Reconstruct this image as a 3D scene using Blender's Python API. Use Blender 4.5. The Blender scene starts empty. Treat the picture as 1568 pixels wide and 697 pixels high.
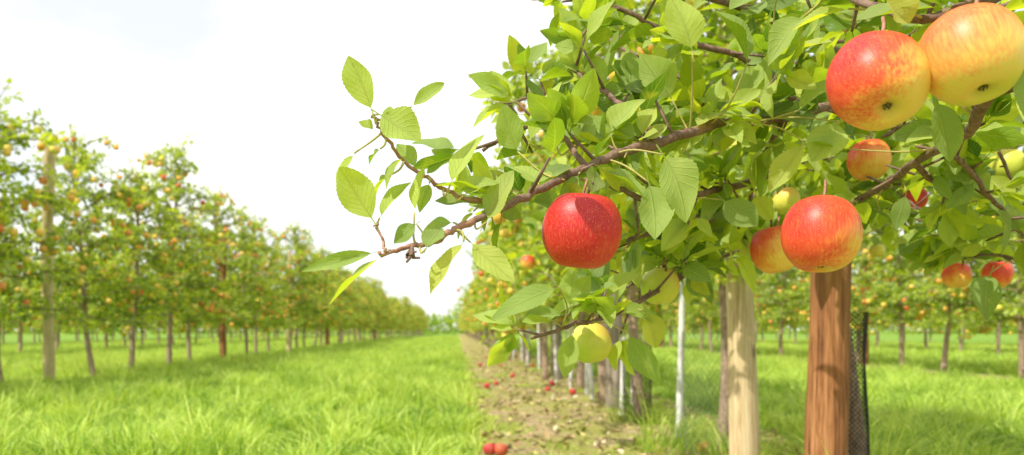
import bpy, math, random
import numpy as np
from mathutils import Vector, Matrix
random.seed(7)
RNG = np.random.default_rng(11)
scene = bpy.context.scene
CAM_H = 0.6
F = 1220.0
VPX, VPY = 700.0, 505.0
SUN_DIR = Vector((-.55,-.42,.86)).normalized()
def spot(px, py, d):
    return np.array([(px-VPX)/F*d, d, CAM_H+(VPY-py)/F*d])

# ------------------------------------------------------------ mesh helper
class MB:
    def __init__(s):
        s.v=[];s.f=[];s.uv=[];s.col=[];s.n=0
    def add(s, v, faces, mat=0, uv=None, col=None):
        v=np.asarray(v,float).reshape(-1,3); m=len(v)
        s.v.append(v)
        s.uv.append(np.zeros((m,2)) if uv is None else np.asarray(uv,float))
        c=np.ones((m,4))*0.5
        if col is not None: c[:,:3]=col
        s.col.append(c)
        for fa in faces:
            fa=np.asarray(fa,int)
            if len(fa): s.f.append((fa+s.n,mat))
        s.n+=m
    def build(s,name,mats,smooth=True):
        me=bpy.data.meshes.new(name)
        v=np.concatenate(s.v);uv=np.concatenate(s.uv);col=np.concatenate(s.col)
        me.vertices.add(len(v)); me.vertices.foreach_set('co',v.ravel())
        lv=np.concatenate([f.ravel() for f,_ in s.f])
        tot=np.concatenate([np.full(len(f),f.shape[1]) for f,_ in s.f])
        mi=np.concatenate([np.full(len(f),m) for f,m in s.f])
        st=np.concatenate([[0],np.cumsum(tot)[:-1]])
        me.loops.add(len(lv)); me.loops.foreach_set('vertex_index',lv.astype(np.int32))
        me.polygons.add(len(tot)); me.polygons.foreach_set('loop_start',st.astype(np.int32))
        me.polygons.foreach_set('loop_total',tot.astype(np.int32))
        me.polygons.foreach_set('material_index',mi.astype(np.int32))
        me.polygons.foreach_set('use_smooth',np.full(len(tot),smooth))
        l=me.uv_layers.new(name='UVMap'); l.data.foreach_set('uv',uv[lv].ravel())
        a=me.attributes.new('tone','FLOAT_COLOR','POINT'); a.data.foreach_set('color',col.ravel())
        for m in mats: me.materials.append(m)
        me.update(); me.validate()
        return me
def link(name, me, loc=(0,0,0), rotz=0, sc=1, parent=None):
    o=bpy.data.objects.new(name,me); scene.collection.objects.link(o)
    o.location=loc; o.rotation_euler=(0,0,rotz)
    o.scale=(sc,sc,sc) if not hasattr(sc,'__len__') else sc
    if parent: o.parent=parent
    return o
def empty(name,loc=(0,0,0)):
    o=bpy.data.objects.new(name,None); o.empty_display_size=0.1
    scene.collection.objects.link(o); o.location=loc; return o

def catmull(P,n):
    P=np.asarray(P,float); Q=np.vstack([2*P[0]-P[1],P,2*P[-1]-P[-2]])
    out=[]
    for i in range(1,len(Q)-2):
        for k in range(n):
            t=k/n
            out.append(0.5*((2*Q[i])+(-Q[i-1]+Q[i+1])*t+(2*Q[i-1]-5*Q[i]+4*Q[i+1]-Q[i+2])*t*t+(-Q[i-1]+3*Q[i]-3*Q[i+1]+Q[i+2])*t**3))
    out.append(P[-1]); return np.array(out)
def unit(a):
    a=np.asarray(a,float); return a/(np.linalg.norm(a,axis=-1,keepdims=True)+1e-9)
def tube(mb,pts,rad,sides=6,mat=0,cap=True,knob=0.0,col=None):
    pts=np.asarray(pts,float);n=len(pts);rad=np.broadcast_to(rad,(n,)).astype(float)
    T=unit(np.gradient(pts,axis=0))
    ref=np.array([0,0,1.]) if abs(T[0][2])<0.8 else np.array([1.,0,0])
    vs=[];uv=[]
    a=np.arange(sides)/sides*2*math.pi
    L=0
    u=unit(np.cross(T[0],ref))
    for i in range(n):
        u=unit(u-T[i]*np.dot(u,T[i])); w=np.cross(T[i],u)
        r=rad[i]*(1+knob*(RNG.random(sides)-.5)*2)
        vs.append(pts[i]+np.outer(np.cos(a)*r,u)+np.outer(np.sin(a)*r,w))
        if i: L+=np.linalg.norm(pts[i]-pts[i-1])
        uv.append(np.stack([np.arange(sides)/sides,np.full(sides,L)],1))
    i=np.arange(n-1)[:,None]*sides;j=np.arange(sides)[None,:];k=(j+1)%sides
    q=np.stack([i+j,i+k,i+sides+k,i+sides+j],-1).reshape(-1,4)
    fs=[q]
    if cap: fs.append(np.arange((n-1)*sides,n*sides)[None,:]); fs.append(np.arange(sides)[::-1][None,:])
    mb.add(np.concatenate(vs),fs,mat,np.concatenate(uv),col)

# ------------------------------------------------------------ leaf templates
def leaf_template(nseg,half,serr=0.0,pet=0.22):
    ts=[0.0,pet*0.9]+list(np.linspace(pet,1,nseg+1))
    V=[];UV=[]
    cols=2*half+1
    for k,t in enumerate(ts):
        if t<pet or k<=1: w=0.018
        else:
            s=(t-pet)/(1-pet); w=0.5*(math.sin(math.pi*min(1,s**0.85)))**0.85+0.004
            if k==2: w=0.03
        if serr and k>2 and k<len(ts)-1: w*=1+serr*(1 if k%2 else -1)
        for c in range(cols):
            x=(c-half)/half
            V.append((t,x*w,0)); UV.append(((t-pet)/(1-pet),0.5+x*0.5))
    F_=[]
    for k in range(len(ts)-1):
        for c in range(cols-1):
            a=k*cols+c; F_.append((a,a+1,a+cols+1,a+cols))
    return np.array(V),np.array(UV),[np.array(F_)]
T_HERO=leaf_template(26,2,0.022)
T_NEAR=leaf_template(5,1)
_V=np.array([(0,0,0),(.5,-.45,0),(.5,.45,0),(.55,0,0),(1,0,0),(.2,0,0)],float)
T_FAR=(_V,np.stack([_V[:,0],_V[:,1]+.5],1),[np.array([(5,3,1),(5,2,3),(1,3,4),(3,2,4)])])
def add_leaves(mb,tpl,base,d,nrm,L,W,tone,mat=1,curl=None,fold=None,wave=0.0):
    V,UV,FS=tpl; n=len(base)
    if n==0: return
    base=np.asarray(base);d=unit(d);nrm=np.asarray(nrm,float)
    side=unit(np.cross(nrm,d)); nr=unit(np.cross(d,side))
    L=np.asarray(L)[:,None,None];W=np.asarray(W)[:,None,None]
    curl=(RNG.normal(0.25,0.25,n) if curl is None else np.asarray(curl))[:,None,None]
    fold=(RNG.uniform(0.1,0.6,n) if fold is None else np.asarray(fold))[:,None,None]
    u=V[None,:,0:1];v=V[None,:,1:2]
    ph=RNG.random((n,1,1))*6
    h=-curl*u*u*L + fold*np.abs(v)*W + wave*np.sin(u*11+ph+np.sign(v)*1.3)*np.abs(v)*W
    tw=RNG.normal(0,0.35,n)[:,None,None]*u
    h=h+v*W*np.sin(tw)
    bend=RNG.normal(0,.10,n)[:,None,None]*u*u*L
    P=base[:,None,:]+d[:,None,:]*u*L+side[:,None,:]*(v*W+bend)+nr[:,None,:]*h
    m=len(V); off=np.arange(n)[:,None,None]*m
    fs=[(f[None]+off).reshape(-1,f.shape[1]) for f in FS]
    tone=np.asarray(tone)
    mb.add(P.reshape(-1,3),fs,mat,np.tile(UV,(n,1)),np.repeat(tone,m,axis=0))

# ------------------------------------------------------------ apples
PROF=catmull([(0,.60),(.09,.63),(.2,.76),(.35,.86),(.55,.85),(.76,.69),(.93,.40),(1.0,.04),(.96,-.30),(.84,-.56),(.67,-.76),(.48,-.87),(.32,-.885),(.18,-.83),(.07,-.77),(0,-.76)],3)
def apple_geo(mb,c,r,sides=40,prof=PROF,mat=0,stem=True,stem_mat=1,lobes=.025,col=None,seed=0,asym=0.04):
    rg=np.random.default_rng(seed)
    a=np.arange(sides)/sides*2*math.pi
    V=[]
    p1,p2=rg.random(2)*6
    for (rr,z) in prof:
        low=max(0,-z); hi=max(0,z)
        m=rr*(1+lobes*np.cos(5*a+p1)*(low*1.3+hi*.7)+asym*np.cos(a+p2)*.6+asym*.4*np.cos(2*a+p1))
        zz=z+asym*np.cos(a+p2)*hi*1.0*min(1,rr*2)
        V.append(np.stack([np.cos(a)*m,np.sin(a)*m,zz],1))
    V=np.concatenate(V)*r+np.asarray(c)
    n=len(prof)
    i=np.arange(n-1)[:,None]*sides;j=np.arange(sides)[None,:];k=(j+1)%sides
    q=np.stack([i+j,i+sides+j,i+sides+k,i+k],-1).reshape(-1,4)
    mb.add(V,[q],mat,None,col)
    if stem:
        c=np.asarray(c)
        P=catmull([c+np.array([0,0,.55])*r,c+np.array([.03,.02,.85])*r,c+np.array([.12,.03,1.2])*r],3)
        tube(mb,P,np.linspace(.035,.05,len(P))*r,7,stem_mat)
        for kk in range(5):   # calyx
            an=kk/5*2*math.pi+p1
            dirv=np.array([math.cos(an),math.sin(an),0])
            b=c+np.array([0,0,-.75])*r+dirv*.03*r
            tube(mb,[b,b+dirv*.05*r+np.array([0,0,-.04])*r,b+dirv*.02*r+np.array([0,0,-.10])*r],np.array([.032,.028,.008])*r,5,stem_mat+1)
LOWPROF=PROF[::3]

# ------------------------------------------------------------ node helpers
class NT:
    def __init__(s,name):
        s.m=bpy.data.materials.new(name); s.m.use_nodes=True
        s.t=s.m.node_tree; s.t.nodes.clear()
        s.out=s.n('ShaderNodeOutputMaterial')
    def n(s,t,**k):
        x=s.t.nodes.new(t)
        for a,b in k.items(): setattr(x,a,b)
        return x
    def l(s,a,b): s.t.links.new(a,b)
    def setin(s,sock,v):
        if isinstance(v,bpy.types.NodeSocket): s.l(v,sock)
        elif hasattr(v,'__len__') and sock.type=='RGBA' and len(v)==3: sock.default_value=(*v,1)
        else: sock.default_value=v
    def math(s,op,a,b=0.0,c=None,clamp=False):
        x=s.n('ShaderNodeMath',operation=op,use_clamp=clamp)
        s.setin(x.inputs[0],a);s.setin(x.inputs[1],b)
        if c is not None:s.setin(x.inputs[2],c)
        return x.outputs[0]
    def mix(s,f,a,b,bt='MIX'):
        x=s.n('ShaderNodeMix',data_type='RGBA',blend_type=bt)
        s.setin(x.inputs[0],f);s.setin(x.inputs[6],a);s.setin(x.inputs[7],b)
        return x.outputs[2]
    def ramp(s,f,stops,interp='LINEAR'):
        x=s.n('ShaderNodeValToRGB'); e=x.color_ramp.elements; x.color_ramp.interpolation=interp
        while len(e)<len(stops): e.new(.5)
        for i,(p,c) in enumerate(stops):
            e[i].position=p; e[i].color=(*c,1) if hasattr(c,'__len__') else (c,c,c,1)
        s.l(f,x.inputs[0]); return x.outputs[0]
    def noise(s,vec,scale,detail=3,rough=.5,dist=0):
        x=s.n('ShaderNodeTexNoise'); x.inputs['Scale'].default_value=scale;x.inputs['Detail'].default_value=detail
        x.inputs['Roughness'].default_value=rough;x.inputs['Distortion'].default_value=dist
        if vec is not None:s.l(vec,x.inputs['Vector'])
        return x.outputs['Fac']
    def mapping(s,vec,sc=(1,1,1),loc=(0,0,0)):
        x=s.n('ShaderNodeMapping');x.inputs['Scale'].default_value=sc;x.inputs['Location'].default_value=loc
        s.l(vec,x.inputs['Vector']);return x.outputs[0]
    def bump(s,h,st,dist):
        x=s.n('ShaderNodeBump');x.inputs['Strength'].default_value=st;x.inputs['Distance'].default_value=dist
        s.l(h,x.inputs['Height']);return x.outputs[0]
    def pbsdf(s,col,rough=.5,spec=.5,normal=None):
        x=s.n('ShaderNodeBsdfPrincipled'); s.setin(x.inputs['Base Color'],col);s.setin(x.inputs['Roughness'],rough)
        x.inputs['Specular IOR Level'].default_value=spec
        if normal is not None:s.l(normal,x.inputs['Normal'])
        return x
    def done(s,sh): s.l(sh,s.out.inputs[0]); return s.m

def leaf_material(name,detail,bright=1.0,trans=.4):
    N=NT(name)
    at=N.n('ShaderNodeAttribute',attribute_name='tone')
    sp=N.n('ShaderNodeSeparateColor');N.l(at.outputs['Color'],sp.inputs[0])
    r,g=sp.outputs[0],sp.outputs[1]
    b=bright
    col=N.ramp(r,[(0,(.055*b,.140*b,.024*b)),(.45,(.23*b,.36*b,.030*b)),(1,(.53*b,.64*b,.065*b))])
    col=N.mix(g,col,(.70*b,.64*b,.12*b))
    geo=N.n('ShaderNodeNewGeometry')
    normal=None
    if detail:
        uv=N.n('ShaderNodeUVMap');su=N.n('ShaderNodeSeparateXYZ');N.l(uv.outputs[0],su.inputs[0])
        u,v=su.outputs[0],su.outputs[1]
        tc=N.n('ShaderNodeTexCoord')
        nz=N.noise(tc.outputs['Object'],160,3,.6)
        nz2=N.noise(tc.outputs['Object'],38,2,.6)
        av=N.math('ABSOLUTE',N.math('SUBTRACT',v,.5))
        mid=N.math('SUBTRACT',1.0,N.math('MULTIPLY',av,26.0),clamp=True)
        ph=N.math('MULTIPLY',N.math('SUBTRACT',u,N.math('MULTIPLY',N.math('POWER',av,.8),.55)),50.0)
        s1=N.math('SINE',N.math('ADD',ph,N.math('MULTIPLY',nz2,5.0)))
        vein=N.math('MULTIPLY',N.math('POWER',N.math('MAXIMUM',s1,0.0),8.0),.45)
        vein=N.math('MAXIMUM',vein,mid)
        col=N.mix(N.math('MULTIPLY',vein,.45),col,(.54,.62,.18))
        col=N.mix(N.math('MULTIPLY',nz,.5),col,N.mix(.35,col,(.03,.09,.01)))
        col=N.mix(N.ramp(nz2,[(.60,0.),(.75,.4)]),col,(.54,.54,.09))
        h=N.math('ADD',N.math('MULTIPLY',vein,-1.0),N.math('MULTIPLY',nz,.8))
        normal=N.bump(h,.7,.0012)
    colb=N.mix(.45,col,(.48,.56,.24))
    c2=N.mix(geo.outputs['Backfacing'],col,colb)
    rough=N.math('MULTIPLY_ADD',geo.outputs['Backfacing'],.3,.38)
    p=N.pbsdf(c2,rough,.24,normal)
    t=N.n('ShaderNodeBsdfTranslucent')
    tcx=N.mix(1.0,col,(1.9,1.7,.5),'MULTIPLY')
    N.l(tcx,t.inputs[0])
    mx=N.n('ShaderNodeMixShader');mx.inputs[0].default_value=trans
    N.l(p.outputs[0],mx.inputs[1]);N.l(t.outputs[0],mx.inputs[2])
    return N.done(mx.outputs[0])
M_LEAF=leaf_material('apple_leaf_detailed',True,1.0,.48)
M_LEAF_FAR=leaf_material('apple_leaf',False,1.0,.45)

def bark_material(name,c1,c2,scale=40):
    N=NT(name);tc=N.n('ShaderNodeTexCoord')
    a=N.noise(tc.outputs['Object'],scale,5,.65);b=N.noise(N.mapping(tc.outputs['Object'],(1,1,.25)),scale*2.5,4,.6)
    f=N.math('MULTIPLY_ADD',a,.6,N.math('MULTIPLY',b,.4))
    col=N.ramp(f,[(.3,c1),(.62,c2),(.72,tuple(min(1,x*1.6) for x in c2))])
    return N.done(N.pbsdf(col,.8,.2,N.bump(f,.7,.004)).outputs[0])
M_BARK=bark_material('apple_bark',(.14,.085,.06),(.50,.36,.26))
M_TWIG=bark_material('apple_twig_bark',(.08,.045,.035),(.30,.19,.14),90)
M_TIP=bark_material('young_twig_bark',(.26,.09,.06),(.48,.28,.18),90)
M_PET=bark_material('leaf_stalk',(.32,.34,.08),(.55,.42,.16),60)
M_CAL=bark_material('apple_calyx',(.22,.16,.07),(.36,.27,.12),60)

def apple_material(name,stops,d,gain=.5,streak=.35,dots=.5,blot=.30):
    N=NT(name);tc=N.n('ShaderNodeTexCoord')
    nv=N.n('ShaderNodeVectorMath',operation='NORMALIZE');N.l(tc.outputs['Object'],nv.inputs[0])
    dt=N.n('ShaderNodeVectorMath',operation='DOT_PRODUCT');N.l(nv.outputs[0],dt.inputs[0]);dt.inputs[1].default_value=Vector(d).normalized()
    st=N.noise(N.mapping(nv.outputs[0],(9,9,1.1)),1.6,4,.6)
    bl=N.noise(nv.outputs[0],1.7,3,.5)
    f=N.math('MULTIPLY_ADD',dt.outputs['Value'],gain,.5)
    f=N.math('ADD',f,N.math('MULTIPLY',N.math('SUBTRACT',st,.5),streak*1.9))
    f=N.math('ADD',f,N.math('MULTIPLY',N.math('SUBTRACT',bl,.5),.6))
    col=N.ramp(f,stops)
    fine=N.noise(N.mapping(nv.outputs[0],(26,26,3)),1.8,3,.6)
    col=N.mix(N.ramp(fine,[(.5,0.),(.72,blot)]),col,(.88,.36,.14))
    vo=N.n('ShaderNodeTexVoronoi');vo.inputs['Scale'].default_value=11;N.l(nv.outputs[0],vo.inputs['Vector'])
    dot=N.ramp(vo.outputs['Distance'],[(.06,1.),(.12,0.)])
    col=N.mix(N.math('MULTIPLY',dot,dots),col,(.88,.58,.34))
    sx=N.n('ShaderNodeSeparateXYZ');N.l(nv.outputs[0],sx.inputs[0])
    cav=N.ramp(sx.outputs[2],[(.93,0.),(.985,1.)])
    col=N.mix(N.math('MULTIPLY',cav,.6),col,(.34,.30,.07))
    cal=N.ramp(N.math('MULTIPLY',sx.outputs[2],-1.0),[(.95,0.),(.999,1.)])
    col=N.mix(N.math('MULTIPLY',cal,.6),col,(.50,.38,.10))
    h=N.noise(nv.outputs[0],60,2,.5)
    p=N.pbsdf(col,N.math('MULTIPLY_ADD',bl,.2,.30),.34,N.bump(h,.10,.001))
    p.inputs['Subsurface Weight'].default_value=.05
    p.inputs['Subsurface Radius'].default_value=(.01,.004,.002)
    return N.done(p.outputs[0])
RED=[(0,(.74,.28,.05)),(.2,(.66,.08,.035)),(.5,(.60,.025,.025)),(1,(.42,.008,.015))]
BLUSH=[(.15,(.84,.56,.10)),(.36,(.84,.34,.06)),(.60,(.78,.10,.035)),(1,(.62,.02,.02))]
YEL=[(0,(.68,.62,.08)),(.33,(.84,.57,.11)),(.60,(.86,.38,.09)),(1,(.80,.16,.05))]
GRN=[(0,(.52,.60,.07)),(.55,(.72,.66,.10)),(.85,(.82,.56,.11)),(1,(.84,.38,.08))]
N=NT('apple_far')
at=N.n('ShaderNodeAttribute',attribute_name='tone');tc=N.n('ShaderNodeTexCoord')
nn=N.noise(tc.outputs['Object'],22,2,.5)
M_APPLE_FAR=N.done(N.pbsdf(N.mix(N.ramp(nn,[(.4,0.),(.62,.6)]),at.outputs['Color'],(.82,.56,.10)),.4,.3).outputs[0])
N=NT('windfall_apple_skin')
at=N.n('ShaderNodeAttribute',attribute_name='tone');tc=N.n('ShaderNodeTexCoord')
nn=N.noise(tc.outputs['Object'],30,2,.5)
M_FALL=N.done(N.pbsdf(N.mix(N.ramp(nn,[(.5,0.),(.7,.5)]),at.outputs['Color'],(.56,.18,.06)),.5,.3).outputs[0])

# ------------------------------------------------------------ tree generator
def rad_at(t,R):   # t 0 bottom..1 top
    return R*(0.86+0.26*math.sin(min(1,t*2.2)*math.pi*.5)-0.80*t**1.4)
def apple_cols(k,redness=.4):
    pal=[(.86,.56,.10),(.86,.38,.07),(.80,.22,.06),(.66,.06,.035),(.74,.66,.10)]
    w=np.array([.32,.30,.22,redness*.25,.20]);w/=w.sum()
    return pal[RNG.choice(5,p=w)]
def make_tree(name,H=3.3,R=.85,zmin=.7,tpl=T_FAR,leafmat=None,nb=40,apples=55,spread=1.0,leaf=.076,lod=1.25,trunk=True):
    mb=MB()
    k=9;zz=np.linspace(0,H-.25,k)
    wob=np.cumsum(RNG.normal(0,.018,(k,2)),axis=0);wob-=wob[0]
    TP=catmull(np.column_stack([wob,zz]),3)
    if trunk:
        rr=np.interp(TP[:,2],[0,.12,.6,H],[.052,.038,.032,.008])
        tube(mb,TP,rr,10,0,knob=.10)
    B=[];D=[];NR=[];L=[];TN=[]
    AP=[]
    def ros(p,ax,n,s=1.0,tonebase=.5):
        for _ in range(n):
            d=unit(unit(ax)*RNG.uniform(.1,.9)+RNG.normal(0,.62,3)+np.array([0,0,.25]))
            B.append(p+RNG.normal(0,.012,3));D.append(d)
            NR.append(unit(np.array([0,0,1.])+RNG.normal(0,.55,3)))
            L.append(leaf*s*RNG.uniform(.6,1.3))
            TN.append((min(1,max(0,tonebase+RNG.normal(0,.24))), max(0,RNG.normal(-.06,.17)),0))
    az=RNG.random()*6
    for i in range(nb):
        t=((i+RNG.random())/nb)**1.08
        z=zmin+.08+(H-zmin-.35)*t
        az+=2.4+RNG.normal(0,.4)
        c=np.array([np.interp(z,TP[:,2],TP[:,0]),np.interp(z,TP[:,2],TP[:,1]),z])
        Rb=max(.12,rad_at(t,R))*RNG.uniform(.5,1.25)
        dh=np.array([math.cos(az),math.sin(az),0])
        up=RNG.uniform(-.25,.35)*(1-.3*t)+t*.55
        P=catmull([c,c+dh*Rb*.35+[0,0,up*Rb*.5],c+dh*Rb*.7+[0,0,up*Rb*.75],c+dh*Rb+[0,0,up*Rb*.75-.12*Rb]]+RNG.normal(0,.02,(4,3)),3)
        tube(mb,P,np.linspace(.012,.0035,len(P)),5,0,cap=False)
        ln=Rb
        npt=max(3,int(ln/.055*lod))
        for s in np.linspace(.12,1,npt):
            ii=s*(len(P)-1);a=int(min(ii,len(P)-2));p=P[a]+(P[a+1]-P[a])*(ii-a)
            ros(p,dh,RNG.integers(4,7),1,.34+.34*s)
            if RNG.random()<.62*(1-.4*t) and s<.92:
                a2=az+RNG.choice([-1,1])*RNG.uniform(.5,1.3)
                d2=unit(np.array([math.cos(a2),math.sin(a2),RNG.uniform(-.55,.9)]))
                l2=RNG.uniform(.12,.34)*spread*(1-.3*t)
                q=p+d2*l2
                tube(mb,[p,p+d2*l2*.5+[0,0,.01],q],[.004,.003,.002],4,0,cap=False)
                for s2 in np.arange(.3,1.01,.06/l2/lod):
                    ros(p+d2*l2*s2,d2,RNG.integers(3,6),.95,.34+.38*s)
                AP.append((q+d2*.03,1))
            AP.append((p,s))
    for i in range(9):   # leader shoots at the top
        c=TP[-1-RNG.integers(0,6)]
        d=unit(np.array([RNG.normal(0,.5),RNG.normal(0,.5),1]))
        l=RNG.uniform(.15,.42)
        tube(mb,[c,c+d*l],[.005,.002],4,0,cap=False)
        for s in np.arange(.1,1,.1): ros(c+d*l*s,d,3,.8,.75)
    B=np.array(B);n=len(B)
    L=np.array(L);D=np.array(D);NR=np.array(NR);TN=np.array(TN)
    add_leaves(mb,tpl,B,D,NR,L,L*RNG.uniform(.45,.62,n),TN,1)
    AP=[a for a in AP if a[1]>.5]
    idx=RNG.choice(len(AP),min(apples,len(AP)),replace=False)
    for j in idx:
        p,s=AP[j]
        r=RNG.uniform(.029,.039)
        out=np.array([p[0],p[1],0]);out=out/(np.linalg.norm(out)+.01)
        apple_geo(mb,p+out*.04+np.array([RNG.normal(0,.03),RNG.normal(0,.03),-r*1.7]),r,12,LOWPROF,2,False,col=apple_cols(j),seed=j)
    return mb.build(name,[M_BARK,leafmat or M_LEAF_FAR,M_APPLE_FAR])

variants=[make_tree('apple_tree_mesh_%d'%i,H=RNG.uniform(2.75,3.2),R=RNG.uniform(.78,.92),zmin=RNG.uniform(.56,.70),apples=90,nb=42,lod=1.35) for i in range(5)]
near=[make_tree('apple_tree_near_mesh_%d'%i,H=3.25,R=1.0,tpl=T_NEAR,leafmat=M_LEAF,nb=42,apples=46,zmin=.84,leaf=.070,lod=1.1) for i in range(2)]

distant=empty('distant_orchard_rows')
def row(X,y0,y1,near_to,step=1.38,jit=.12):
    y=y0
    while y<y1:
        me=variants[RNG.integers(0,5)]
        loc=(X+RNG.normal(0,.07),y+RNG.normal(0,jit),0)
        sc=RNG.uniform(.88,1.10)
        if y<near_to: link('apple_tree',me,loc,RNG.random()*6.28,sc)
        else: link('distant_tree',me,loc,RNG.random()*6.28,sc,distant)
        y+=step
XL,XR,X2=-4.36,1.15,6.65
row(XL,6.35,100,22)
row(XR,7.65,100,22)
row(X2,5.2,75,20)
row(12.15,4,60,0);row(17.6,8,50,0,1.8)
row(-9.86,7,85,0);row(-15.4,12,85,0,1.7);row(-21,18,80,0,2)
for i,(x,y) in enumerate([(1.20,3.6),(1.15,4.95),(1.17,6.3)]):
    link('apple_tree',near[i%2],(x,y,0),1.3*i+.4,.98)

# ------------------------------------------------------------ foreground trees with hero branches
tree=empty('apple_tree',(1.27,2.52,0))
treeB=empty('apple_tree',(1.30,1.12,0))
def parent_keep(o,p):
    o.parent=p; o.matrix_parent_inverse=Matrix.Translation(-Vector(p.location))
o=link('trunk_and_crown',near[1],(0,0,0),2.2,1.0); o.parent=tree
crownB=make_tree('apple_tree_side_mesh',H=3.2,R=.8,tpl=T_NEAR,leafmat=M_LEAF,nb=24,apples=8,zmin=1.25)
o=link('trunk_and_crown',crownB,(0,0,0),0,1.0);o.parent=treeB

HA=[(890,354,120,.76,RED,(-.4,-.5,.8),.35,8,6,.34),
    (1345,125,143,.62,BLUSH,(-.8,-.2,.55),.6,-36,6,.4),
    (1488,84,146,.60,YEL,(-.5,-.4,.8),.55,-20,-4,.45),
    (1257,360,116,.80,BLUSH,(-.75,-.3,.35),.42,-8,4,.34),
    (1187,382,74,1.02,BLUSH,(-.3,.3,.4),.5,-6,-10,.3),
    (1010,438,58,1.12,GRN,(.4,.2,.4),.4,-5,5,.3),
    (905,526,62,1.05,GRN,(.5,.2,.6),.45,-10,-8,.3),
    (1330,245,62,1.15,BLUSH,(.2,.2,.4),.3,0,5,.3),
    (1203,308,42,1.5,GRN,(0,.2,.8),.5,0,0,.3),
    (1465,422,40,1.55,BLUSH,(0,-.3,.8),.4,0,0,.3),
    (1527,420,42,1.5,BLUSH,(.3,-.3,.8),.4,0,8,.3),
    (1402,304,34,1.8,RED,(0,-.4,.8),.5,0,0,.3),
    (1543,253,50,1.3,GRN,(.5,.3,.8),.4,0,0,.3),
    (808,402,22,2.9,BLUSH,(0,-.3,.8),.4,0,0,.3),
    (1215,192,30,1.6,GRN,(0,-.3,.8),.4,0,0,.3),
    (1128,222,24,1.7,GRN,(0,-.3,.8),.4,0,0,.3),
    (1066,420,22,2.2,BLUSH,(0,-.3,.8),.4,0,0,.3)]
for i,(px,py,w,d,st,dr,gain,tx,ty,sk) in enumerate(HA):
    r=w/2/F*d
    mb=MB();apple_geo(mb,(0,0,0),1.0,48,seed=i+3,asym=.035,lobes=.02)
    me=mb.build('apple_mesh',[apple_material('apple_skin_%d'%i,st,dr,gain,sk,.65 if i<4 else .4,.05 if st is GRN else .30),M_TWIG,M_CAL])
    o=bpy.data.objects.new('apple',me);scene.collection.objects.link(o)
    o.location=spot(px,py,d);o.scale=(r,r,r*1.04);o.rotation_euler=(math.radians(tx),math.radians(ty),i*1.1 if tx==0 else 0)

hb=MB()
ALLP=[]
def br(pts,r0,r1,mat=0,sides=9):
    P=catmull([spot(*p) for p in pts],6)
    P=P+RNG.normal(0,.0011,P.shape)
    ALLP.append(P)
    tube(hb,P,np.linspace(r0,r1,len(P)),sides,mat,knob=.14); return P
BR=[([(1300,130,2.35),(1340,150,1.6),(1285,162,1.12),(1190,182,1.0),(1100,190,.93),(1010,218,.87),(940,237,.82),(870,270,.78),(805,300,.75),(725,338,.73)],.0078,.0032,0,.055),
    ([(725,338,.73),(690,355,.72),(655,375,.715),(620,378,.71),(578,389,.70)],.0032,.0018,2,.0),
    ([(770,305,.745),(720,306,.74),(680,290,.735),(650,270,.73),(612,240,.72),(584,200,.71),(572,176,.705)],.0024,.0012,2,.0),
    ([(590,386,.70),(585,365,.70),(576,345,.70)],.0014,.001,2,0),
    ([(1240,172,1.05),(1150,95,1.0),(1050,62,.97),(960,20,.95),(900,-20,.95)],.0045,.0025,0,.05),
    ([(1290,80,1.9),(1150,18,1.3),(1000,-20,1.1),(880,-30,1.1)],.006,.003,0,.055),
    ([(1290,230,2.0),(1180,268,1.2),(1080,296,1.05),(1000,310,.98),(930,280,.95)],.006,.003,0,.05),
    ([(1290,300,2.2),(1150,330,1.4),(1050,345,1.12),(960,368,1.02),(900,395,1.0)],.006,.003,0,.055),
    ([(1290,320,2.3),(1100,395,1.35),(1020,440,1.12),(940,480,1.02),(870,500,.98),(812,520,.97)],.005,.002,0,.036),
    ([(1010,215,.88),(940,150,.9),(880,110,.95),(850,60,.98)],.004,.002,0,.05),
    ([(900,258,.80),(850,200,.84),(790,200,.88),(740,230,.9)],.0032,.002,0,.05),
    ([(1900,150,.75),(1565,125,.66),(1480,205,.80),(1400,250,.95),(1330,300,1.15),(1250,330,1.3)],.0065,.004,0,.08),
    ([(1450,225,.9),(1500,280,.97),(1540,330,1.02),(1590,390,1.05)],.0035,.002,0,.036),
    ([(1400,250,.95),(1460,310,1.1),(1480,370,1.3),(1475,405,1.5)],.004,.002,0,.04),
    ([(1800,-60,.75),(1620,-30,.68),(1500,2,.65),(1400,28,.66),(1300,-5,.75),(1200,-30,.85)],.005,.003,0,.04),
    ([(1200,180,1.0),(1170,240,1.05),(1150,300,1.1),(1130,350,1.1)],.004,.002,0,.05),
    ([(1150,330,1.4),(1060,380,1.2),(1000,420,1.15),(960,440,1.1)],.004,.002,0,.036),
    ([(1560,100,1.1),(1520,200,1.2),(1560,300,1.2)],.004,.002,0,.05),
    ([(1560,0,1.2),(1400,60,1.2),(1250,60,1.2),(1180,20,1.2)],.004,.002,0,.05),
    ([(1620,200,1.1),(1500,170,1.1),(1420,180,1.15),(1350,210,1.2)],.004,.002,0,.05),
    ([(1100,190,.97),(1060,130,1.0),(1000,100,1.05),(930,60,1.1)],.004,.002,0,.05),
    ([(1000,215,.9),(900,200,1.0),(840,150,1.05),(760,160,1.1)],.003,.002,0,.05),
    ([(1620,300,1.2),(1520,330,1.25),(1430,330,1.4),(1380,300,1.5)],.003,.002,0,.04),
    ([(1300,310,2.3),(1370,320,2.0),(1440,350,1.9),(1540,370,1.8),(1620,360,1.8)],.006,.003,0,.03),
    ([(1300,260,2.3),(1370,280,2.0),(1450,290,1.8),(1560,320,1.7)],.006,.003,0,.03),
    ([(1600,420,1.2),(1530,390,1.25),(1440,400,1.4)],.003,.002,0,.06)]
B=[];D=[];NR=[];LL=[];WW=[];TN=[]
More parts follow.
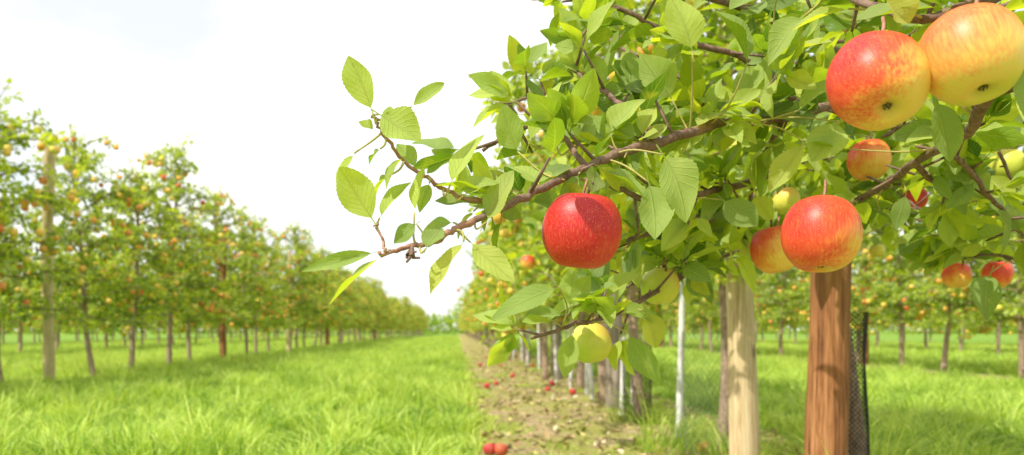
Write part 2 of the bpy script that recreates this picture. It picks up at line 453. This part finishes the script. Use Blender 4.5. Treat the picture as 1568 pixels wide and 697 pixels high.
def clear(p3,margin=6):
    x=VPX+F*p3[0]/p3[1];y=VPY-F*(p3[2]-CAM_H)/p3[1]
    for (ax,ay,w,dd,*_) in HA[:13]:
        if p3[1]<dd+.05 and math.hypot(x-ax,y-ay)<w/2+margin: return False
    return True
SD=np.array(SUN_DIR)
def sunlit(p3,k=1.0):   # keep foliage from shading the big apples
    for (ax,ay,w,dd,*_) in HA[:4]:
        c=spot(ax,ay,dd);r=w/2/F*dd;q=p3-c;t=q@SD
        if t>0 and np.linalg.norm(q-t*SD)<r*k: return False
    return True
for pts,r0,r1,m,sp in BR:
    P=br(pts,r0,r1,m)
    if not sp: continue
    seg=np.linalg.norm(np.diff(P,axis=0),axis=1);cum=np.concatenate([[0],np.cumsum(seg)])
    for s in np.arange(.03,cum[-1],sp*.62):
        p=np.array([np.interp(s,cum,P[:,c]) for c in range(3)])
        ax=unit(P[min(len(P)-1,np.searchsorted(cum,s)+1)]-p)
        sd=unit(RNG.normal(0,1,3)+np.array([0,0,.7])); sl=RNG.uniform(.006,.065)
        tip=p+sd*sl
        tube(hb,[p,p+sd*sl*.6,tip],[.0020,.0017,.0013],6,0)
        dim=RNG.normal(.50,.2)
        for _ in range(RNG.integers(5,9)):
            d=unit(sd*.6+ax*.35+RNG.normal(0,.65,3)+np.array([0,0,.1]))
            L=RNG.uniform(.032,.070)
            if all(clear(tip+d*L*q) for q in (0,.35,.7,1.)) and sunlit(tip+d*L*.6,.9):
                B.append(tip);D.append(d);NR.append(unit(np.array([-.25,-.35,.8])+RNG.normal(0,.6,3)))
                LL.append(L);WW.append(L*RNG.uniform(.36,.50));TN.append((min(1,max(0,dim+RNG.normal(0,.2))),max(0,RNG.normal(-.10,.2)),0))
HL=[(573,182,548,86,40,.70,.75,.05),(572,170,642,212,54,.70,.7,.05),(622,168,686,132,22,.71,.6,0),
(548,228,502,284,26,.70,.85,.05),(578,348,530,274,50,.70,.8,.1),(600,268,560,282,26,.71,.6,0),(576,342,618,276,30,.71,.7,0),
(632,334,656,262,26,.71,.9,.1),(686,296,712,188,30,.72,.85,.1),(738,350,792,268,46,.73,.6,.0),
(592,383,462,408,20,.70,.45,0),(594,384,502,456,36,.70,.6,0),(716,360,666,442,42,.71,.8,.45),
(712,362,778,434,42,.72,.7,.35),(642,340,604,364,24,.71,.35,0),(650,386,668,342,30,.70,.3,0),(704,304,752,268,34,.73,.7,0),
(798,240,756,176,40,.80,.5,0),(806,232,834,124,30,.82,.85,.05),(846,232,892,122,32,.82,.8,0),(908,232,880,168,40,.83,.7,0),
(930,214,962,138,34,.84,.75,0),(868,437,768,456,34,.92,.4,0),(958,500,1000,590,42,.95,.35,0),
(990,268,1018,362,48,.78,.45,.0),(1008,226,1076,316,60,.78,.55,0),(1148,108,1122,8,50,.86,.4,0),(1062,90,1046,-8,50,.86,.85,.05),
(1290,178,1250,252,50,.9,.7,0),(1432,140,1452,244,46,.75,.35,0),(1034,160,988,88,44,.9,.6,0),(1310,12,1216,26,26,.7,.7,.15),
(1350,-10,1384,40,40,.63,.7,.45),(1240,208,1182,290,34,.9,.8,.3),(1305,230,1225,215,34,.9,.4,0),(1568,60,1590,200,40,.6,.4,0),
(640,262,610,222,26,.73,.5,0),(585,226,560,244,24,.71,.3,0),(760,300,800,330,34,.76,.3,0),(900,225,960,210,34,.86,.7,0),
(1520,410,1490,478,36,1.2,.25,0),(1390,290,1370,350,24,1.0,.3,0),(850,490,800,500,26,.97,.6,.1),(880,500,862,575,28,.98,.5,.05),
(985,470,1012,530,34,1.0,.6,.5),(940,470,1010,485,30,1.0,.5,0),(905,455,840,470,26,1.0,.6,0),(1100,300,1150,350,40,.95,.3,0),
(1180,190,1120,160,36,.9,.6,0),(1215,175,1275,130,34,.9,.5,0),(1340,320,1400,340,24,1.1,.5,0),(1240,20,1170,60,34,.8,.5,0),
(620,240,585,262,22,.72,.6,0),(660,275,640,318,20,.725,.5,0),(700,340,648,345,22,.73,.45,0),(730,320,690,350,24,.745,.6,.2),
(760,310,735,250,26,.75,.75,.1),(770,330,748,390,24,.76,.4,0),(590,210,606,160,22,.71,.6,0),(575,200,552,190,18,.71,.7,.1),
(860,270,900,320,24,.77,.6,.1),(830,290,800,240,28,.78,.7,0),(890,262,860,300,22,.78,.4,0),(820,285,850,250,24,.78,.75,0),
(980,215,1005,160,30,.85,.9,.1),(1060,200,1100,150,34,.9,.85,.1),(1120,185,1150,130,30,.93,.8,0),(960,235,930,290,26,.82,.4,0),
(1150,190,1110,240,34,.95,.75,.1),(1060,210,1020,250,26,.9,.8,0),(760,320,720,300,20,.75,.5,0),(1000,60,1030,120,34,.95,.8,.1),
(1180,40,1215,90,34,.9,.6,0),(890,120,860,60,32,.95,.85,0),(930,140,900,90,32,.92,.7,0)]
AP_=np.concatenate(ALLP)
for (bx,by,tx,ty,w,d,tn,yl) in HL:
    b=spot(bx,by,d);t=spot(tx,ty,d+RNG.uniform(-.02,.014))
    if not sunlit((b+t)/2,.8): continue
    v=t-b; L=np.linalg.norm(v)
    B.append(b-v*.05);D.append(v);LL.append(L*1.10);WW.append(w/F*d*1.12)
    dist=np.linalg.norm(AP_-b,axis=1);q=AP_[dist.argmin()]
    if dist.min()>.004:
        tube(hb,catmull([q,(q+b)/2+[0,0,-.002]+v*-.05,b+v*.12],4),np.linspace(.0012,.0008,9),6,3)
    NR.append(unit(np.array([-.3,-.65,.6])+RNG.normal(0,.25,3)))
    TN.append((min(1,tn*1.08),yl,0))
LL=np.array(LL);WW=np.array(WW)
lm=MB();nL=len(B)
add_leaves(lm,T_HERO,np.array(B),np.array(D),np.array(NR),LL,WW,np.array(TN),0,curl=RNG.normal(.16,.22,nL),fold=RNG.uniform(.15,.8,nL),wave=.14)
o=link('foreground_leaves',lm.build('foreground_leaves',[M_LEAF]));parent_keep(o,tree)
for (px,py,w,d,*_) in HA[:8]:
    c=spot(px,py,d);r=w/2/F*d
    tube(hb,catmull([c+[0,0,r*.7],c+[.004,0,r*1.15],c+[.010,.012,r*1.5]],3),.0014,6,2)
for k in range(7):
    c=spot(628,392,.705)+RNG.normal(0,.002,3)
    tube(hb,[spot(632,376,.708),c,c+RNG.normal(0,.003,3)],[.001,.0018,.001],6,1)
o=link('foreground_branches',hb.build('foreground_branches',[M_TWIG,M_TWIG,M_TIP,M_PET]));parent_keep(o,tree)

# ------------------------------------------------------------ posts, stakes, guards
def wood_material(name,c1,c2,c3,rough=.75,blotch=.6):
    N=NT(name);tc=N.n('ShaderNodeTexCoord')
    g=N.noise(N.mapping(tc.outputs['Object'],(26,26,1.6)),2.2,5,.6,.6)
    k=N.noise(N.mapping(tc.outputs['Object'],(3,3,1.2)),2.2,2,.5)
    fine=N.noise(N.mapping(tc.outputs['Object'],(120,120,5)),2,3,.6)
    col=N.ramp(N.math('MULTIPLY_ADD',fine,.35,N.math('MULTIPLY',g,.65)),[(.36,c1),(.5,c2),(.64,c3)])
    vo=N.n('ShaderNodeTexVoronoi');vo.inputs['Scale'].default_value=1.0;N.l(N.mapping(tc.outputs['Object'],(10,10,4.5)),vo.inputs['Vector'])
    kn=N.ramp(vo.outputs['Distance'],[(.06,1.),(.11,.5),(.18,0.)])
    col=N.mix(N.math('MULTIPLY',kn,.8),col,tuple(x*.35 for x in c1))
    col=N.mix(N.ramp(k,[(.42,0.),(.62,blotch)]),col,tuple(x*.6 for x in c2))
    crack=N.noise(N.mapping(tc.outputs['Object'],(60,60,1.3)),1.4,2,.5,.3)
    col=N.mix(N.ramp(crack,[(.30,.8),(.36,0.)]),col,tuple(x*.25 for x in c1))
    return N.done(N.pbsdf(col,rough,.2,N.bump(N.math('ADD',g,crack),.8,.005)).outputs[0])
M_PALE=wood_material('pale_post_wood',(.40,.28,.13),(.66,.51,.29),(.76,.63,.40),blotch=.2)
M_BROWN=wood_material('brown_post_wood',(.11,.042,.018),(.34,.145,.055),(.52,.26,.11))
M_GREYW=wood_material('grey_post_wood',(.14,.115,.09),(.32,.26,.20),(.44,.37,.30))
N=NT('white_stake');tc=N.n('ShaderNodeTexCoord')
M_WHITE=N.done(N.pbsdf(N.ramp(N.noise(tc.outputs['Object'],14,4,.6),[(.35,(.50,.48,.44)),(.6,(.80,.79,.76))]),.6,.3).outputs[0])
N=NT('black_net');M_NET=N.done(N.pbsdf((.03,.032,.035),.6,.3).outputs[0])
N=NT('green_net');M_GNET=N.done(N.pbsdf((.20,.25,.18),.6,.3).outputs[0])
def post(name,x,y,r,h,mat,lean=(0,0),sides=28):
    mb=MB();n=22
    z=np.concatenate([np.linspace(-.1,h-.008,n),[h-.002,h]])
    P=np.column_stack([lean[0]*z/h+.25*r*np.sin(z*2.1+x),lean[1]*z/h,z])
    rr=np.full(len(z),r)*(1+.03*np.sin(z*7));rr*=np.interp(z,[0,h],[1.04,.94]);rr[-2]*=.96;rr[-1]*=.88
    tube(mb,P,rr,sides,0,knob=.02)
    return link(name,mb.build(name,[mat]),(x,y,0))
post('wooden_post',1.085,2.4,.057,2.9,M_BROWN,(.13,0))
post('wooden_post',1.142,3.2,.055,1.12,M_PALE,(-.02,.0))
post('wooden_post',1.14,5.85,.062,1.5,M_GREYW)
for y in (9.2,13.4,18.,24.,32.,42.): post('wooden_post',XR,y,.05,2.5,M_GREYW,sides=14)
for i,y in enumerate((8.8,14.4,20.,26.,33.,41.,50.)): post('wooden_post',XL+(-.03 if i==0 else .12),y+(-.25 if i==0 else 0),.058,2.5,M_PALE if i%2==0 else M_BROWN,(.24 if i==0 else .03,-.45 if i==0 else 0),14)
for y in (7.5,13.,19.,26.): post('wooden_post',X2,y,.05,2.5,M_BROWN,sides=14)
post('white_stake',1.15,4.16,.016,.98,M_WHITE,(.03,0),12)
for y,h,dx in ((5.6,.5,.08),(5.3,.55,-.06),(6.5,.6,-.05),(7.1,.6,.0),(7.9,.7,-.03),(8.8,.7,-.06),(9.9,.8,-.05),(11.2,.8,0),(12.6,.8,-.04),(14.1,.8,0),(15.7,.9,-.05),(17.5,.9,0)):
    post('white_stake',XR+dx,y,.016,h,M_WHITE,(RNG.normal(0,.015),0),10)
def guard(name,x,y,r,h,mat,nx=30,dz=.012,th=.0016):
    mb=MB();nz=int(h/dz)
    a=np.arange(nx)/nx*2*math.pi
    V=[];
    for k in range(nz+1):
        aa=a+(k%2)*math.pi/nx
        rr=r*(1+.10*np.sin(k*.09+aa*2)+.05*np.sin(aa*3))
        V.append(np.column_stack([np.cos(aa)*rr,np.sin(aa)*rr,np.full(nx,k*dz)]))
    F_=[]
    for k in range(0,nz-1):
        for j in range(nx):
            if k%2==0: F_.append((k*nx+j,(k+1)*nx+j,(k+2)*nx+j,(k+1)*nx+(j-1)%nx))
            else: F_.append((k*nx+j,(k+1)*nx+(j+1)%nx,(k+2)*nx+j,(k+1)*nx+j))
    mb.add(np.concatenate(V),[np.array(F_)])
    o=link(name,mb.build(name,[mat]),(x,y,0))
    md=o.modifiers.new('w','WIREFRAME');md.thickness=th;md.use_replace=True;md.use_even_offset=False
    return o
guard('trunk_net_guard',1.235,2.52,.058,.66,M_NET,26,.008,.0026)
guard('trunk_net_guard',1.14,3.62,.10,.60,M_GNET,26,.018,.0013)
guard('trunk_net_guard',1.12,4.95,.08,.55,M_NET,20,.02,.003)

# ------------------------------------------------------------ ground
N=NT('orchard_ground');tc=N.n('ShaderNodeTexCoord');co=tc.outputs['Object']
n1=N.noise(co,1.3,5,.6);n2=N.noise(co,14,5,.65);n3=N.noise(co,.15,3,.5)
col=N.ramp(n2,[(.3,(.08,.15,.02)),(.55,(.18,.32,.035)),(.75,(.28,.44,.07))])
col=N.mix(N.ramp(n3,[(.4,0.),(.7,.35)]),col,(.34,.42,.08))
M_GROUND=N.done(N.pbsdf(col,.95,.1,N.bump(n2,.8,.03)).outputs[0])
N=NT('bare_soil');tc=N.n('ShaderNodeTexCoord');co=tc.outputs['Object']
n1=N.noise(co,1.6,5,.6);n2=N.noise(co,22,6,.7);n3=N.noise(co,3.2,5,.65);n4=N.noise(co,90,3,.6)
col=N.ramp(n2,[(.3,(.20,.14,.07)),(.5,(.42,.31,.17)),(.7,(.60,.47,.28))])
col=N.mix(N.ramp(n3,[(.42,0.),(.54,.9)]),col,N.ramp(n4,[(.35,(.20,.22,.045)),(.65,(.48,.47,.12))]))
col=N.mix(N.ramp(n1,[(.48,0.),(.66,.5)]),col,(.18,.125,.07))
M_SOIL=N.done(N.pbsdf(col,.95,.1,N.bump(N.math('MULTIPLY_ADD',n2,1.0,N.math('MULTIPLY',n4,.4)),.9,.02)).outputs[0])
mb=MB();mb.add([(-300,-40,0),(300,-40,0),(300,500,0),(-300,500,0)],[np.array([(0,1,2,3)])])
link('ground',mb.build('ground',[M_GROUND],False))
def strip(name,x0,x1,y0,y1,dx,dy,amp,edge):
    xs=np.arange(x0,x1+dx/2,dx);ys=np.arange(y0,y1,dy)
    X,Y=np.meshgrid(xs,ys)
    s=lambda a,b,c,f:np.sin(X*a*f+c)*np.sin(Y*b*f+c*2)
    Z=.008+amp*(s(3,2.3,1,1)+.6*s(7,6,2,1.3)+.35*s(15,13,.5,1.7)+RNG.normal(0,.35,X.shape))*.5+amp
    w=(X-x0)/(x1-x0)
    m=np.minimum(w,1-w)*8; Z=np.where(m<1,Z*m-.004*(1-m)+.006,Z)
    X=X+np.where(w<.03,edge*(np.sin(Y*2.3)+np.sin(Y*5.1+1)+.6*np.sin(Y*11)),0)+np.where(w>.97,edge*(np.sin(Y*1.9)+np.sin(Y*4.1+1)),0)
    mb=MB();ny,nx=X.shape
    i=np.arange(ny-1)[:,None]*nx;j=np.arange(nx-1)[None,:]
    q=np.stack([i+j,i+j+1,i+nx+j+1,i+nx+j],-1).reshape(-1,4)
    mb.add(np.stack([X,Y,Z],-1).reshape(-1,3),[q])
    return link(name,mb.build(name,[M_SOIL]))
strip('soil_strip',.07,1.78,-1,30,.03,.04,.014,.03)
strip('soil_strip',.07,1.78,29.9,108,.2,.5,.01,.03)
strip('soil_strip',6.3,7.0,0,80,.15,.3,.01,.05)

# ------------------------------------------------------------ grass
N=NT('grass_blade');at=N.n('ShaderNodeAttribute',attribute_name='tone')
sp=N.n('ShaderNodeSeparateColor');N.l(at.outputs['Color'],sp.inputs[0])
geo=N.n('ShaderNodeNewGeometry')
wn=N.noise(geo.outputs['Position'],1.6,5,.7);wn2=N.noise(geo.outputs['Position'],.22,2,.5)
f=N.math('ADD',sp.outputs[0],N.math('MULTIPLY',N.math('SUBTRACT',wn,.5),2.4),clamp=True)
col=N.ramp(f,[(0,(.13,.27,.032)),(.5,(.37,.54,.065)),(1,(.63,.75,.15))])
col=N.mix(N.ramp(wn2,[(.45,0.),(.7,.3)]),col,(.56,.60,.12))
col=N.mix(sp.outputs[1],col,(.70,.62,.32))
p=N.pbsdf(col,.5,.3);t=N.n('ShaderNodeBsdfTranslucent');N.l(N.mix(1.0,col,(1.3,1.3,.7),'MULTIPLY'),t.inputs[0])
mx=N.n('ShaderNodeMixShader');mx.inputs[0].default_value=.34;N.l(p.outputs[0],mx.inputs[1]);N.l(t.outputs[0],mx.inputs[2])
M_GRASS=N.done(mx.outputs[0])
def grass_patch(name,size,n,hgt,wid,clump=26):
    cc=RNG.random((clump,2))*size;ch=RNG.uniform(.5,1.7,clump)
    P=RNG.random((n,2))*size
    d=np.linalg.norm(P[:,None]-cc[None],axis=2);k=d.argmin(1);dm=d.min(1)
    H=hgt*RNG.uniform(.5,1.2,n)*ch[k]*(1.3-np.clip(dm/(size/math.sqrt(clump)),0,1)*.9)
    out=unit(P-cc[k]);az=np.arctan2(out[:,1],out[:,0])+RNG.normal(0,.9,n)
    lean=RNG.uniform(.15,1.1,n)
    dx=np.stack([np.cos(az),np.sin(az)],1)
    tw=RNG.uniform(0,math.pi,n);sd=np.stack([np.cos(tw),np.sin(tw)],1)
    W=wid*RNG.uniform(.6,1.3,n)
    def lvl(t,w):
        c=np.concatenate([P-size/2+dx*(lean*H*t*t)[:,None],(H*(t-.35*lean*t*t))[:,None]],1)
        s=np.concatenate([sd*(W*w*.5)[:,None],np.zeros((n,1))],1)
        return c-s,c+s,c
    a0,a1,_=lvl(0,1);b0,b1,_=lvl(.5,.9);c0,c1,_=lvl(.8,.55);_,_,e=lvl(1.,0)
    V=np.stack([a0,a1,b0,b1,c0,c1,e],1).reshape(-1,3)
    o=np.arange(n)[:,None]*7
    q=np.concatenate([o+[0,1,3,2],o+[2,3,5,4]]);t=o+[4,5,6]
    tn=np.stack([np.clip(.48+RNG.normal(0,.30,n)+(ch[k]-1)*.35,0,1),np.clip(RNG.normal(-.12,.22,n),0,1),np.zeros(n)],1)
    mb=MB();mb.add(V,[q,t],0,None,np.repeat(tn,7,0))
    return mb.build(name,[M_GRASS])
g1=[grass_patch('grass_patch_near_%d'%i,1.08,3000,.13,.0075,18) for i in range(5)]
g2=[grass_patch('grass_patch_far_%d'%i,2.1,4200,.12,.012,44) for i in range(3)]
grass=empty('grass')
def fill(x0,x1,y0,y1,step,pool):
    nx=int(round((x1-x0)/step));
    for i in range(nx):
        for j in range(int((y1-y0)/step)):
            x=x0+(i+.5)*step;y=y0+(j+.5)*step
            if abs(x)>y*.85+3: continue
            link('grass_patch',pool[RNG.integers(0,len(pool))],(x,y,0),math.pi/2*RNG.integers(0,4),(1,1,RNG.uniform(.75,1.2)),grass)
fill(-8.93,.07,2,16,1,g1);fill(1.9,5.9,2,16,1,g1)
fill(-15.93,.07,16,60,2,g2);fill(-20.9,-8.9,6,16,2,g2)
fill(1.95,5.95,16,50,2,g2);fill(7.2,11.2,4,44,2,g2);fill(11.2,19.2,8,40,2,g2)
sm=[]
for i in range(3):
    sm.append(grass_patch('weed_tuft_%d'%i,.28,160,.06,.005,3))
for i in range(240):
    y=2.5+RNG.random()**1.5*18
    x=RNG.choice([RNG.uniform(-.02,.2),RNG.uniform(1.1,1.8),RNG.uniform(.1,1.75)],p=[.4,.4,.2])
    link('weed_tuft',sm[i%3],(x,y,.01),RNG.random()*6,RNG.uniform(.4,1.1),grass)
tallt=[grass_patch('tall_tuft_%d'%i,.34,260,.20,.006,2) for i in range(2)]
for (x,y) in ((1.35,2.35),(1.5,2.5),(1.22,2.3),(1.28,3.5),(1.05,3.7),(1.55,2.9),(1.7,2.4),(1.62,3.3),(1.3,4.3),(1.18,5.0),(1.25,5.9),(1.8,3.9)):
    link('tall_tuft',tallt[int(RNG.integers(0,2))],(x,y,0),RNG.random()*6,RNG.uniform(.6,1.1),grass)

# ------------------------------------------------------------ leaf litter, clods, windfalls
def litter_mat():
    N=NT('leaf_litter');at=N.n('ShaderNodeAttribute',attribute_name='tone')
    return N.done(N.pbsdf(at.outputs['Color'],.8,.2).outputs[0])
n=2800
y=2.8+RNG.random(n)**1.6*22;x=RNG.uniform(.02,1.75,n)
pal=np.array([(.46,.33,.16),(.30,.18,.09),(.60,.50,.18),(.26,.28,.07),(.62,.52,.34)])
mb=MB()
L=RNG.uniform(.025,.06,n)
add_leaves(mb,T_NEAR,np.column_stack([x,y,np.full(n,.034)]),np.column_stack([RNG.normal(0,1,n),RNG.normal(0,1,n),RNG.normal(0,.15,n)]),np.column_stack([RNG.normal(0,.3,n),RNG.normal(0,.3,n),np.ones(n)]),L,L*.55,pal[RNG.integers(0,5,n)],0,curl=RNG.normal(0,.35,n))
link('fallen_leaves',mb.build('fallen_leaves',[litter_mat()]))
mb=MB();n=1500
ico=[(0,0,1),(.89,0,.45),(.28,.85,.45),(-.72,.53,.45),(-.72,-.53,.45),(.28,-.85,.45),(.72,.53,-.45),(-.28,.85,-.45),(-.89,0,-.45),(-.28,-.85,-.45),(.72,-.53,-.45),(0,0,-1)]
IF=np.array([(0,1,2),(0,2,3),(0,3,4),(0,4,5),(0,5,1),(1,6,2),(2,7,3),(3,8,4),(4,9,5),(5,10,1),(6,7,2),(7,8,3),(8,9,4),(9,10,5),(10,6,1),(11,7,6),(11,8,7),(11,9,8),(11,10,9),(11,6,10)])
V=np.array(ico)[None]*RNG.uniform(.6,1.3,(n,12,1))*(RNG.gamma(2,.004,n)+.004)[:,None,None]*np.array([1.2,1,.6])
pos=np.column_stack([RNG.uniform(.1,1.72,n),2.6+RNG.random(n)**1.5*14,np.full(n,.03)])
mb.add((V+pos[:,None]).reshape(-1,3),[(IF[None]+np.arange(n)[:,None,None]*12).reshape(-1,3)])
link('soil_clods',mb.build('soil_clods',[M_SOIL],True))
mb=MB()
W=[(718,624,8),(745,592,7),(877,600,9),(750,694,11),(768,696,10),(785,576,6),(790,545,5),(805,553,5),(760,552,4),(775,545,4),(735,560,4),(815,560,5),(1078,694,10),(865,572,6),(845,590,5)]
for i,(px,py,rp) in enumerate(W):
    d=CAM_H*F/(py+rp-VPY); d=min(d,24)
    c=spot(px,py,d);c[2]=.052
    apple_geo(mb,c,.031,20,LOWPROF,0,False,col=(.50,.05,.05) if i%4 else (.56,.11,.06),seed=i,asym=.1)
for i in range(10):
    apple_geo(mb,(RNG.uniform(.3,1.6),RNG.uniform(7,24),.04),.028,14,LOWPROF,0,False,col=(.48,.06,.05),seed=i)
link('fallen_apples',mb.build('fallen_apples',[M_FALL]))

mb=MB();n=26000
x=RNG.uniform(-90,90,n);hh=3.2+1.6*np.sin(x*.13)+1.0*np.sin(x*.41+1)+.7*np.sin(x*1.1)
z=RNG.random(n)*hh;yy=112+RNG.normal(0,1.5,n)
L=RNG.uniform(.35,.7,n)
add_leaves(mb,T_FAR,np.column_stack([x,yy,z]),RNG.normal(0,1,(n,3)),RNG.normal(0,1,(n,3)),L,L*.8,np.column_stack([np.clip(RNG.normal(.5,.2,n),0,1),np.zeros(n),np.zeros(n)]),0)
link('distant_tree_line',mb.build('distant_tree_line',[M_LEAF_FAR]))

# ------------------------------------------------------------ light & sky
S=SUN_DIR
sun=bpy.data.lights.new('sun','SUN');sun.energy=5.0;sun.angle=math.radians(.8);sun.color=(1,.95,.86)
so=bpy.data.objects.new('sun',sun);scene.collection.objects.link(so);so.rotation_euler=S.to_track_quat('Z','Y').to_euler();so.location=(-5,-4,8)
w=bpy.data.worlds.new('World');scene.world=w;w.use_nodes=True
nt=w.node_tree;nt.nodes.clear()
out=nt.nodes.new('ShaderNodeOutputWorld')
sky=nt.nodes.new('ShaderNodeTexSky');sky.sky_type='NISHITA';sky.sun_disc=False
sky.sun_elevation=math.asin(S.z);sky.sun_rotation=math.atan2(S.x,S.y)
b1=nt.nodes.new('ShaderNodeBackground');b1.inputs[1].default_value=.15;nt.links.new(sky.outputs[0],b1.inputs[0])
b2=nt.nodes.new('ShaderNodeBackground');b2.inputs[0].default_value=(1,.995,.985,1);b2.inputs[1].default_value=1.36
tcn=nt.nodes.new('ShaderNodeTexCoord');mp=nt.nodes.new('ShaderNodeMapping');mp.inputs['Scale'].default_value=(1,1,2.2)
nt.links.new(tcn.outputs['Generated'],mp.inputs[0])
nz=nt.nodes.new('ShaderNodeTexNoise');nz.inputs['Scale'].default_value=2.2;nz.inputs['Detail'].default_value=6;nt.links.new(mp.outputs[0],nz.inputs['Vector'])
rp=nt.nodes.new('ShaderNodeValToRGB');e=rp.color_ramp.elements;e[0].position=.40;e[0].color=(.62,.62,.62,1);e[1].position=.60;e[1].color=(1,1,1,1)
nt.links.new(nz.outputs['Fac'],rp.inputs[0])
mx=nt.nodes.new('ShaderNodeMixShader');nt.links.new(rp.outputs[0],mx.inputs[0]);nt.links.new(b1.outputs[0],mx.inputs[1]);nt.links.new(b2.outputs[0],mx.inputs[2]);nt.links.new(mx.outputs[0],out.inputs[0])
scene.view_settings.view_transform='Standard';scene.view_settings.look='None';scene.view_settings.exposure=0

# ------------------------------------------------------------ camera
cam=bpy.data.cameras.new('camera');co=bpy.data.objects.new('camera',cam);scene.collection.objects.link(co);scene.camera=co
co.location=(0,0,CAM_H);co.rotation_euler=(math.radians(90),0,0)
cam.sensor_width=36;cam.lens=36*F/1568;cam.shift_x=(784-VPX)/1568;cam.shift_y=(VPY-348.5)/1568
cam.clip_start=.05;cam.clip_end=1500
cam.dof.use_dof=True;cam.dof.focus_distance=.78;cam.dof.aperture_fstop=7.5
